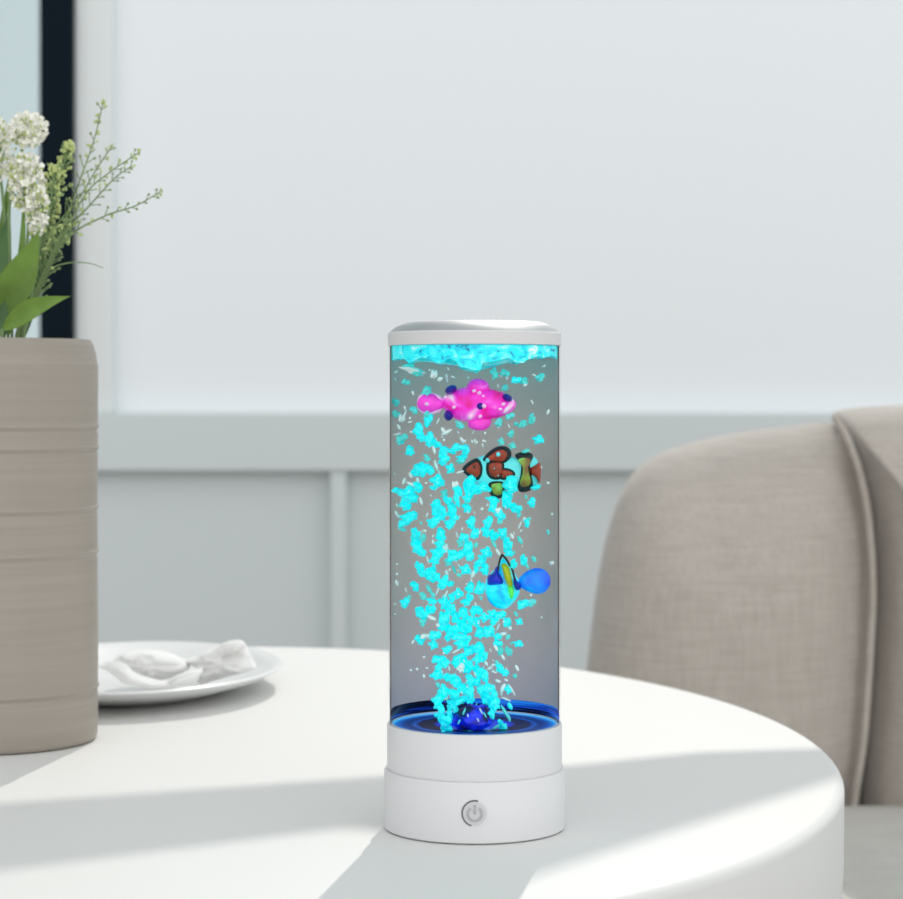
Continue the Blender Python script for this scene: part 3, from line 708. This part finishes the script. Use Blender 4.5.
# green bud sprigs
def sprig(name, pts, label, d0, d1, nb, blen, budr, m_st='sprig', m_b='bud', leafy=.5, t0=.35, tipb=6, rad=.0009):
    t = thing(name, W(pts[0][0], 345, d0), label, 'flower sprig')
    sp_ = stem_pts(pts, d0, d1, 8)
    bm = bmesh.new(); bb = bmesh.new()
    allp = root_pts(pts[0][0], d0)+sp_
    tube(bm, allp, [rad*(1-.6*i/len(allp)) for i in range(len(allp))], 6)
    L = len(sp_)
    for k in range(nb):
        f_ = t0+(1-t0)*(k+R.random()*.6)/nb
        i = min(L-2, int(f_*(L-1))); p = sp_[i]; tan = (sp_[i+1]-sp_[i]).normalized()
        side = Vector((-tan.z, 0, tan.x))*(1 if k % 2 else -1)
        dr = (tan*.8+side*R.uniform(.5, 1)+Vector((0, R.uniform(-.5, .3), 0))).normalized()
        bl = blen*R.uniform(.5, 1.2)*(1.25-f_)*d0/F
        e = p+dr*bl+Vector((0, 0, bl*.12))
        tube(bm, [p, (p+e)/2+side*bl*.06, e], rad*.4, 5)
        if R.random() < leafy:
            u = dr.cross(Vector((0, 1, 0))).normalized()*budr*.8*d0/F
            a = e; c = e+dr*budr*2.6*d0/F; mid = (a+c)/2
            V = [bm.verts.new(q) for q in (a, mid+u, c, mid-u, mid+Vector((0, .0006, 0)))]
            bm.faces.new(V[:4])
            bm.faces.new((V[0], V[1], V[4])); bm.faces.new((V[1], V[2], V[4])); bm.faces.new((V[2], V[3], V[4])); bm.faces.new((V[3], V[0], V[4]))
        else:
            for q in range(R.choice((1, 2, 3))):
                blob(bb, e+Vector([R.uniform(-1, 1)*budr*.9*d0/F for _ in range(3)]), budr*R.uniform(.5, .9)*d0/F, 1.25)
    for q in range(tipb):
        blob(bb, sp_[-1]+Vector((R.uniform(-1.6, 1.6), R.uniform(-1.5, 1.5), R.uniform(-1.8, 1.6)))*budr*d0/F, budr*R.uniform(.5, .95)*d0/F, 1.2)
    link('stem', bm, M[m_st], t); link('buds', bb, M[m_b], t)
    return t
d_ = VDf
sprig('bud_sprig', [(22, 335), (38, 290), (58, 240), (80, 180), (94, 140), (103, 103)], 'tallest thin sprig with green buds pointing up right of the dark post', d_, d_+.01, 24, 13, 2.0)
sprig('bud_sprig', [(24, 335), (40, 290), (60, 245), (85, 195), (110, 172), (140, 152)], 'branching sprig reaching right, second in height, ending in one round bud', d_-.01, d_-.03, 22, 12, 1.7, leafy=.35, tipb=5)
sprig('bud_sprig', [(24, 335), (44, 275), (70, 236), (105, 216), (135, 206), (160, 192)], 'lowest long arching sprig reaching furthest right over the white wall', d_-.01, d_-.04, 18, 9, 1.8, tipb=5)
sprig('bud_sprig', [(22, 335), (40, 285), (64, 235), (90, 205), (115, 178), (132, 166)], 'leafy sprig between the branching sprig and the arching sprig', d_+.01, d_, 22, 12, 1.6, leafy=.7, tipb=3)
sprig('bud_sprig', [(20, 335), (36, 280), (54, 230), (78, 200), (96, 170), (112, 146)], 'fine sprig leaning right just under the tallest sprig', d_+.015, d_+.02, 22, 12, 1.5, leafy=.6, tipb=3)
sprig('flowering_sprig', [(18, 335), (32, 280), (48, 220), (62, 170), (70, 145)], 'sprig crowded with yellow green buds in front of the dark post', d_-.005, d_-.01, 70, 19, 2.3, leafy=.15, tipb=16)
sprig('flowering_sprig', [(18, 335), (30, 290), (46, 235), (52, 190), (55, 168)], 'yellow green flowering sprig beside the dense cream blossom', d_-.02, d_-.02, 70, 18, 2.1, leafy=.25, tipb=12)
sprig('leafy_sprig', [(20, 335), (32, 300), (48, 262), (60, 238), (72, 222)], 'short leafy green sprig low in the bouquet above the lower leaf', d_-.015, d_-.03, 60, 17, 1.9, leafy=.85, t0=.15, tipb=3)
sprig('leafy_sprig', [(16, 335), (26, 300), (36, 270), (44, 250)], 'short leafy sprig tucked behind the upright broad leaf', d_+.02, d_+.01, 50, 18, 2.0, leafy=.8, t0=.1, tipb=3)
# grass blade
bm = bmesh.new(); gp = root_pts(20, d_)+stem_pts([(22, 335), (36, 290), (50, 270), (68, 263), (88, 263), (103, 268)], d_-.01, d_-.04)
tube(bm, gp, [.0009*(1-.75*i/len(gp)) for i in range(len(gp))], 6)
tag(link('grass_blade', bm, M['sprig']), 'thin curved grass blade arching right below the sprigs', 'grass blade')
# broad leaves
def broad(base, tip, wd, dd0, dd1, bend, m, label, cup=.3):
    bm = bmesh.new(); leafmesh(bm, base, tip, wd, dd0, dd1, bend, cup)
    t = thing('broad_leaf', W(base[0], 345, dd0), label, 'leaf')
    link('leaf_blade', bm, M[m], t)
    bm = bmesh.new(); q = root_pts(base[0], dd0); tube(bm, q+[W(base[0], base[1]-1, dd0)], .0012, 6); link('leaf_stalk', bm, M['stem'], t)
    return t
broad((-6, 318), (39, 230), 34, VD-.03, VD-.05, 5, 'leaf', 'broad pointed green leaf standing upright over the vase rim')
broad((2, 330), (71, 296), 19, VD-.05, VD-.075, -6, 'leaf', 'broad green leaf drooping low to the right over the vase rim', .25)
broad((-14, 300), (10, 210), 20, VD+.0, VD-.01, 3, 'leaf2', 'dark narrow leaf behind the upright broad leaf at the left edge')
broad((4, 336), (14, 262), 16, VD-.01, VD-.01, 4, 'leaf2', 'dark green leaf rising between the stems and the vase rim')
broad((8, 338), (24, 180), 7, VD-.02, VD-.02, 5, 'leaf', 'narrow green blade standing between the cream blossoms')
broad((-4, 338), (14, 150), 8, VD+.01, VD+.01, -4, 'leaf', 'tall narrow green blade at the left edge reaching the tallest bloom')
broad((20, 338), (33, 215), 7, VD+.01, VD+.0, 4, 'leaf2', 'narrow dark blade rising under the dense cream blossom')
broad((24, 338), (45, 236), 6, VD-.01, VD-.01, 3, 'leaf2', 'narrow dark blade beside the upright broad leaf tip')
broad((-16, 338), (6, 300), 24, VD-.04, VD-.045, 3, 'leaf2', 'short dark leaf at the left edge resting on the vase rim')

# ---------------------------------------------------------------- plate and napkin
PC = Vector((-.260, 1.787, TZ+.0006))
plate = bmesh.new(); seg = 128
pr = [(0, 0), (.55, 0), (.60, .0), (.72, .005), (.9, .0115), (.985, .0168), (1, .0186), (.992, .0198), (.975, .0198), (.9, .0155), (.74, .0085), (.62, .0045), (.55, .0038), (0, .0038)]
rg = []
for r, z in pr:
    rg.append([plate.verts.new((PC.x+.122*r*math.cos(2*PI*k/seg), PC.y+.171*r*math.sin(2*PI*k/seg), PC.z+z)) for k in range(seg)] if r else None)
c0 = plate.verts.new(PC); c1 = plate.verts.new(PC+Vector((0, 0, .0038)))
for A, B in zip(rg, rg[1:]):
    for k in range(seg):
        j = (k+1) % seg
        if A is None: plate.faces.new((c0, B[k], B[j]))
        elif B is None: plate.faces.new((c1, A[j], A[k]))
        else: plate.faces.new((A[k], A[j], B[j], B[k]))
tag(link('dinner_plate', plate, M['ceramic'], sharp=60), 'white oval dinner plate under the napkin behind the greige vase', 'plate')

# napkin: crumpled folded cloth made of swept pleats
def sheet(bm, A, B, rows, bulge, curl=0, thick=.0016):
    """cloth strip between two photo-space curves, with ridges across it"""
    n = len(A)
    for sgn in (0, 1):
        V = []
        for r in range(rows+1):
            t = r/rows; row = []
            for i in range(n):
                p = A[i].lerp(B[i], t)
                p = p+Vector((0, -bulge*math.sin(PI*t), 0))*(1 if not curl else math.sin(PI*i/(n-1))**.5)
                wv = noise.noise(p*38)*.0035+noise.noise(p*95)*.0012
                row.append(bm.verts.new(p+Vector((wv*.3, -wv+sgn*thick, wv*.7))))
            V.append(row)
        for a, b in zip(V, V[1:]):
            for k in range(n-1): bm.faces.new((a[k], a[k+1], b[k+1], b[k]))
        if sgn == 0: V0 = V
    for a, b, c, d in [(V0[0][k], V0[0][k+1], V[0][k+1], V[0][k]) for k in range(n-1)]+[(V0[-1][k], V0[-1][k+1], V[-1][k+1], V[-1][k]) for k in range(n-1)]:
        bm.faces.new((a, b, c, d))
    for r in range(rows):
        for k in (0, -1): bm.faces.new((V0[r][k], V0[r+1][k], V[r+1][k], V[r][k]))
nap = thing('napkin', (PC.x+.05, PC.y-.05, PC.z+.005), 'crumpled white linen napkin folded on the plate', 'napkin')
def crv(pts, n=26):                     # (px, py, depth)
    q = catmull(pts, 8, False); out = []
    for i in range(n):
        f_ = i/(n-1)*(len(q)-1); a = int(f_); b = min(a+1, len(q)-1); t = f_-a
        m_ = [q[a][k]*(1-t)+q[b][k]*t for k in range(3)]
        out.append(W(*m_))
    return out
def wr(v, x, y):
    n_ = noise.noise(Vector((x*.09, y*.2, 3)))*.006+noise.noise(Vector((x*.25+5, y*.5, 1)))*.002
    return v+Vector((0, n_, 0))
bm = bmesh.new()
# pillowy left lobe
inflate(bm, [(113, 664), (118, 656), (128, 651.5), (142, 650), (158, 651), (170, 654), (182, 659), (190, 664), (189, 669), (180, 674), (166, 679), (152, 680), (136, 675), (122, 669)], 1.765, .05, 10, 2.2, disp=wr)
link('napkin_fold', bm, M['linen'], nap, sharp=80)
bm = bmesh.new()
# raised right wing with a hollow near its top
def wing(v, x, y):
    g = math.exp(-((x-228)/13)**2-((y-(655-(x-228)*.25))/4.2)**2)
    return wr(v, x, y)+Vector((0, .014*g, 0))
inflate(bm, [(186, 661), (198, 655), (212, 648), (226, 642), (238, 640), (244, 642), (248, 650), (252, 659), (256, 668), (245, 672), (228, 676.5), (212, 681), (199, 684), (196, 677), (203, 671), (196, 667)], lambda x, y: 1.765-(x-186)*.0002, .035, 10, 2.2, center=(225, 663), disp=wing)
link('napkin_fold', bm, M['linen'], nap, sharp=80)
bm = bmesh.new()
# curled front hem
sheet(bm, crv([(108, 664, 1.74), (118, 660, 1.725), (126, 664, 1.715), (134, 672, 1.71), (150, 678, 1.71), (170, 680, 1.71), (188, 675, 1.715), (203, 669, 1.73)]),
      crv([(112, 672, 1.73), (117, 678, 1.71), (126, 684.5, 1.70), (138, 686.5, 1.70), (152, 688, 1.70), (168, 688.5, 1.70), (180, 686, 1.705), (196, 685, 1.72)]), 9, .008)
link('napkin_fold', bm, M['linen'], nap, sharp=80)
bm = bmesh.new()
sheet(bm, crv([(96, 661, 1.75), (104, 662, 1.75), (113, 661, 1.735), (122, 663, 1.72)]), crv([(98, 668, 1.745), (104, 671, 1.74), (112, 675, 1.73), (122, 682, 1.715)]), 6, .006)
link('napkin_fold', bm, M['linen'], nap, sharp=80)
bm = bmesh.new()
sheet(bm, crv([(164, 681, 1.715), (176, 677, 1.70), (190, 672, 1.70), (202, 669, 1.71)]), crv([(160, 687, 1.715), (172, 684, 1.695), (186, 677, 1.69), (203, 673, 1.70)]), 5, .004)
link('napkin_fold', bm, M['linen'], nap, sharp=80)

# ---------------------------------------------------------------- armchair
chair = thing('armchair', (.5, 2.4, 0), 'oatmeal linen upholstered barrel armchair behind the right end of the table', 'armchair')
BD = 2.47
def dep1(x, y): return BD-.00035*max(0, 700-x)-.00006*(810-y)*0
bm = bmesh.new()
inflate(bm, [(584, 700), (590, 640), (598, 580), (608, 530), (622, 490), (645, 462), (680, 446), (730, 434), (780, 427), (826, 423), (846, 432), (862, 470), (871, 520), (872, 590), (869, 670), (862, 760), (853, 815), (848, 900), (700, 915), (590, 900), (580, 800)],
        dep1, .31, 20, 2.1, 8, center=(730, 650), back=.5)
link('backrest', bm, M['fabric'], chair, sharp=80)
bm = bmesh.new()
inflate(bm, [(833, 415), (845, 409), (880, 406), (940, 404), (1060, 405), (1150, 410), (1190, 440), (1200, 560), (1195, 760), (1180, 900), (1000, 915), (862, 905), (853, 860), (862, 760), (870, 660), (873, 580), (868, 510), (856, 455), (845, 432)],
        BD-.03, .31, 20, 2.2, 8, center=(1000, 650), back=.5)
link('backrest', bm, M['fabric'], chair, sharp=80)
bm = bmesh.new()
pp = catmull([(834, 416), (848, 440), (862, 480), (870, 530), (873, 590), (870, 660), (864, 740), (855, 800), (850, 850)], 8, False)
tube(bm, [W(x, y, BD-.108) for x, y in pp], .004, 8)
link('piping', bm, M['fabric'], chair)
sz = .535
bm = bmesh.new()
box(bm, (.17, 1.84, sz-.17), (.97, 2.40, sz), .0)
bmesh.ops.bevel(bm, geom=list(bm.edges), offset=.045, segments=6, affect='EDGES', profile=.5)
bmesh.ops.subdivide_edges(bm, edges=[e for e in bm.edges if e.calc_length() > .2], cuts=8, use_grid_fill=True)
for v in bm.verts:
    if v.co.z > sz-.05:
        fx = (v.co.x-.57)/.4; fy = (v.co.y-2.12)/.28
        v.co.z += .018*max(0, 1-fx*fx)*max(0, 1-fy*fy)
link('seat_cushion', bm, M['fabric_seat'], chair, sharp=60)
bm = bmesh.new(); box(bm, (.16, 1.98, .15), (.98, 2.52, sz-.168), .03); link('seat_base', bm, M['fabric'], chair)
for x in (.22, .92):
    for y in (1.93, 2.46):
        bm = bmesh.new(); lathe(bm, [(0, 0), (.014, 0), (.022, .155), (0, .155)], (x, y, .001), 24); link('leg', bm, M['dark'], chair)

# ---------------------------------------------------------------- camera
cam = bpy.data.cameras.new('camera'); co = bpy.data.objects.new('camera', cam); C.objects.link(co)
co.location = (0, 0, CAMZ); co.rotation_euler = (PI/2, 0, 0)
cam.sensor_fit = 'HORIZONTAL'; cam.sensor_width = 36; cam.lens = 36*F/903
cam.shift_y = -(449.5-HY)/903; cam.clip_start = .05
cam.dof.use_dof = True; cam.dof.focus_distance = D+.02; cam.dof.aperture_fstop = 13
scene.camera = co
scene.view_settings.view_transform = 'Standard'; scene.view_settings.look = 'None'
scene.view_settings.exposure = 0; scene.view_settings.gamma = 1; scene.view_settings.use_curve_mapping = False
for b_ in protos: b_.free()
